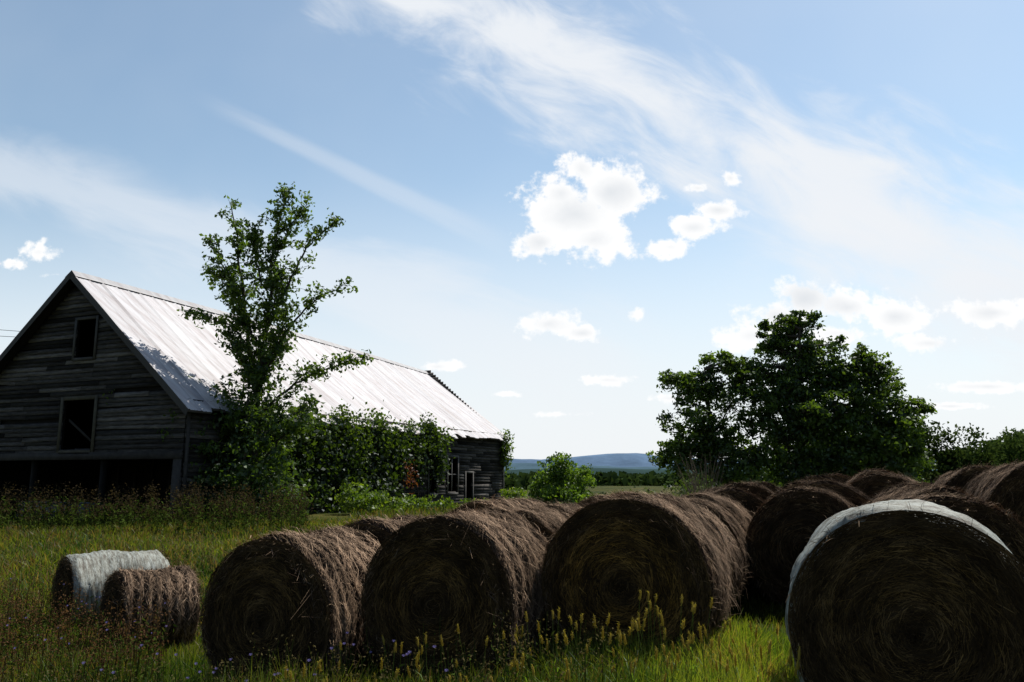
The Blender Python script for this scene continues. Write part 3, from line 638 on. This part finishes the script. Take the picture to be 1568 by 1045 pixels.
# ------------------------------------------------------------ grass
def pnoise(x,y,s): return (np.sin(x*s+1.3)*np.sin(y*s*1.17+.4)+.6*np.sin(x*s*2.3+y*s*.8)+.4*np.sin(y*s*3.1-x*s*1.9+2))/2
def blades(acc,x,y,h,wd,lean=.35,dry=0.,bright=1.):
    n=len(x); z=ground(x,y)-.02; P0=np.stack([x,y,z],-1); a=rng.uniform(0,2*np.pi,n); l_=np.abs(rng.normal(0,lean,n))*h
    d=np.stack([np.cos(a),np.sin(a),np.zeros(n)],-1); up=np.array([0,0,1.])
    P1=P0+d*(l_*.3)[:,None]+up*(h*.55)[:,None]; P2=P0+d*l_[:,None]+up*(h*rng.uniform(.85,1,n))[:,None]
    f=rng.uniform(0,2*np.pi,n); wv=np.stack([np.cos(f),np.sin(f),np.zeros(n)],-1)*(wd*.5)[:,None]
    V=np.stack([P0-wv,P0+wv,P1+wv*.9,P1-wv*.9,P2+wv*.15,P2-wv*.15],1).reshape(-1,3); i=np.arange(n)[:,None]*6
    F=np.vstack([i+np.array([[0,1,2,3]]),i+np.array([[3,2,4,5]])])
    k=np.clip(.45+.55*pnoise(x,y,.9)+rng.normal(0,.25,n),0,1)[:,None]
    c=np.array([.034,.076,.011])*(1-k)+np.array([.175,.195,.028])*k
    dp=np.clip(.12+.30*pnoise(x+3,y,1.7),0,.4)
    dr=(rng.random(n)<(dp+dry))[:,None]; c=np.where(dr,np.array([.19,.13,.055])*rng.uniform(.5,1.15,(n,1)),c)*(bright if np.isscalar(bright) else bright[:,None])
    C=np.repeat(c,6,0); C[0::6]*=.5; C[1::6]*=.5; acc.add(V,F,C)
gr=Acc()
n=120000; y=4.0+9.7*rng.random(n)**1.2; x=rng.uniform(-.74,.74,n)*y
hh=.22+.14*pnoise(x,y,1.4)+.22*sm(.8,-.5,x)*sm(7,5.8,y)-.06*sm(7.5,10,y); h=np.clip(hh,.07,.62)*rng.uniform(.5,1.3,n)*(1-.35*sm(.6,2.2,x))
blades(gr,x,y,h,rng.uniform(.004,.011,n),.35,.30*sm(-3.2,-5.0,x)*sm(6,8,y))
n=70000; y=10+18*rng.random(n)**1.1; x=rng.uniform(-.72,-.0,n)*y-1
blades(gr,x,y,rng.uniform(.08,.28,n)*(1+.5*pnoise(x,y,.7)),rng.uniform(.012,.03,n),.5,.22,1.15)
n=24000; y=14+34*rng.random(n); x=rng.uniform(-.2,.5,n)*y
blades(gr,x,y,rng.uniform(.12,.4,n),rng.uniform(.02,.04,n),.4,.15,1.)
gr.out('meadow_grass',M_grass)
wd=Acc()
def weeds(n,fx,hr,headcol,stemcol,sz):
    for k in range(n):
        x,y=fx(); z=float(ground(x,y)); h=rng.uniform(*hr); t=np.array([x+rng.normal(0,.12)*h,y+rng.normal(0,.12)*h,z+h]); b_=np.array([x,y,z])
        pth=smoothpath([b_,(b_+t)/2+rng.normal(0,.02,3),t],2); V,F=tube(pth,np.linspace(.004,.002,len(pth))*(1+sz*8),3); wd.add(V,F,stemcol)
        m_=int(rng.integers(10,24)); u=rng.uniform(.55,1.02,m_)[:,None]; pos=b_+(t-b_)*u+rng.normal(0,.05,(m_,3))*h
        V,F,C=leaves(pos,sz,headcol,np.array(headcol)*1.5,.2,.6); wd.add(V,F,C)
        m_=int(rng.integers(8,18)); u=rng.uniform(.05,.75,m_)[:,None]; pos=b_+(t-b_)*u+rng.normal(0,.05,(m_,3))
        V,F,C=leaves(pos,sz*2.1,(.035,.06,.012),(.08,.12,.025),.2,.3); wd.add(V,F,C)
weeds(620,lambda:(lambda y:(rng.uniform(-.72,-.42)*y,y))(rng.uniform(7.2,12.5)),(.3,.75),(.10,.055,.03),(.10,.07,.03),.024)
weeds(620,lambda:(lambda y:(rng.uniform(-.66,-.25)*y,y))(rng.uniform(21.5,27.2)),(.5,1.35),(.045,.034,.02),(.04,.04,.018),.06)
weeds(120,lambda:(lambda y:(rng.uniform(-.45,-.25)*y,y))(rng.uniform(11,17)),(.25,.6),(.10,.08,.035),(.10,.09,.03),.035)
weeds(260,lambda:(rng.uniform(-3.8,.6),rng.uniform(5.2,6.6)),(.3,.68),(.09,.075,.035),(.06,.08,.02),.021)
wd.out('wild_weeds',M_weed)
fl=Acc()
for k in range(80):
    if k<40: y=rng.uniform(6.5,11); x=rng.uniform(-.68,-.40)*y
    else: y=rng.uniform(5.2,6.5); x=rng.uniform(-3.2,.1)
    z=float(ground(x,y)); h=rng.uniform(.35,.7); t=np.array([x+rng.normal(0,.04),y,z+h]); V,F=tube([(x,y,z),((x+t[0])/2+.01,y,z+h*.5),t],[.003,.002,.0015],3); fl.add(V,F,(.05,.08,.02))
    for a in np.linspace(0,2*np.pi,8,endpoint=False):
        d=np.array([np.cos(a),np.sin(a)*.6,.35+.5*np.sin(a)]); s=np.array([-np.sin(a),np.cos(a),0])*.004; r_=.015
        fl.add([t-s*.3,t+d*r_*.6-s,t+d*r_,t+d*r_*.6+s],[(0,1,2,3)],(.20,.17,.40))
fl.out('chicory_flowers',M_weed)
fx=Acc()
def fox(x,y,h):
    z=float(ground(x,y)); ln=rng.normal(0,.10,2)*h; b_=np.array([x,y,z]); t=b_+np.array([ln[0],ln[1],h])
    pth=smoothpath([b_,b_+(t-b_)*.5-np.array([ln[0]*.2,ln[1]*.2,0]),t],4); V,F=tube(pth,np.linspace(.0022,.0014,len(pth)),4); fx.add(V,F,(.12,.16,.03))
    d=unit(t-pth[-2]); hl=rng.uniform(.05,.09); hp=np.array([t+d*hl*u+np.array([0.004,0,-.004])*u*u for u in np.linspace(0,1,6)]); V,F=tube(hp,np.array([.003,.0065,.0075,.007,.005,.001]),7); fx.add(V,F,(.36,.28,.05))
    m_=46; u=rng.uniform(0,1,m_)[:,None]; a=t+d*hl*u; dd=unit(rng.normal(size=(m_,3))+d*.8)*.017; wv=unit(np.cross(dd,rng.normal(size=(m_,3))))*.0007
    V=np.stack([a-wv,a+wv,a+dd+wv*.3,a+dd-wv*.3],1).reshape(-1,3); fx.add(V,np.arange(4*m_).reshape(-1,4),(.5,.40,.10))
    for k in range(3):
        s=b_+(t-b_)*rng.uniform(.1,.55); a=rng.uniform(0,6.28); e_=s+np.array([np.cos(a)*.11,np.sin(a)*.11,rng.uniform(.02,.12)]); wv=np.array([-np.sin(a),np.cos(a),0])*.004
        mid=(s+e_)/2+np.array([0,0,.03]); fx.add([s-wv*.6,s+wv*.6,mid+wv,mid-wv,e_+wv*.1,e_-wv*.1],[(0,1,2,3),(3,2,4,5)],(.12,.20,.03))
for k in range(120):
    y=rng.uniform(4.9,6.1); x=rng.uniform(.25,1.85)*y/5.3; fox(x,y,rng.uniform(.3,.72)*(1 if x<1.3 else .75))
for k in range(60):
    y=rng.uniform(5.1,6.3); x=rng.uniform(-1.6,.3); fox(x,y,rng.uniform(.3,.62))
fx.out('foxtail_grass',M_grass)
n=34000; g2=Acc(); y=rng.uniform(4.3,7.6,n); x=rng.uniform(.05,.37,n)*y; blades(g2,x,y,rng.uniform(.10,.44,n)*(1-.3*sm(.28,.36,x/y)),rng.uniform(.005,.011,n),.4,.03,1.0+.8*sm(.12,.24,x/y)); g2.out('tall_grass_clump',M_grass)
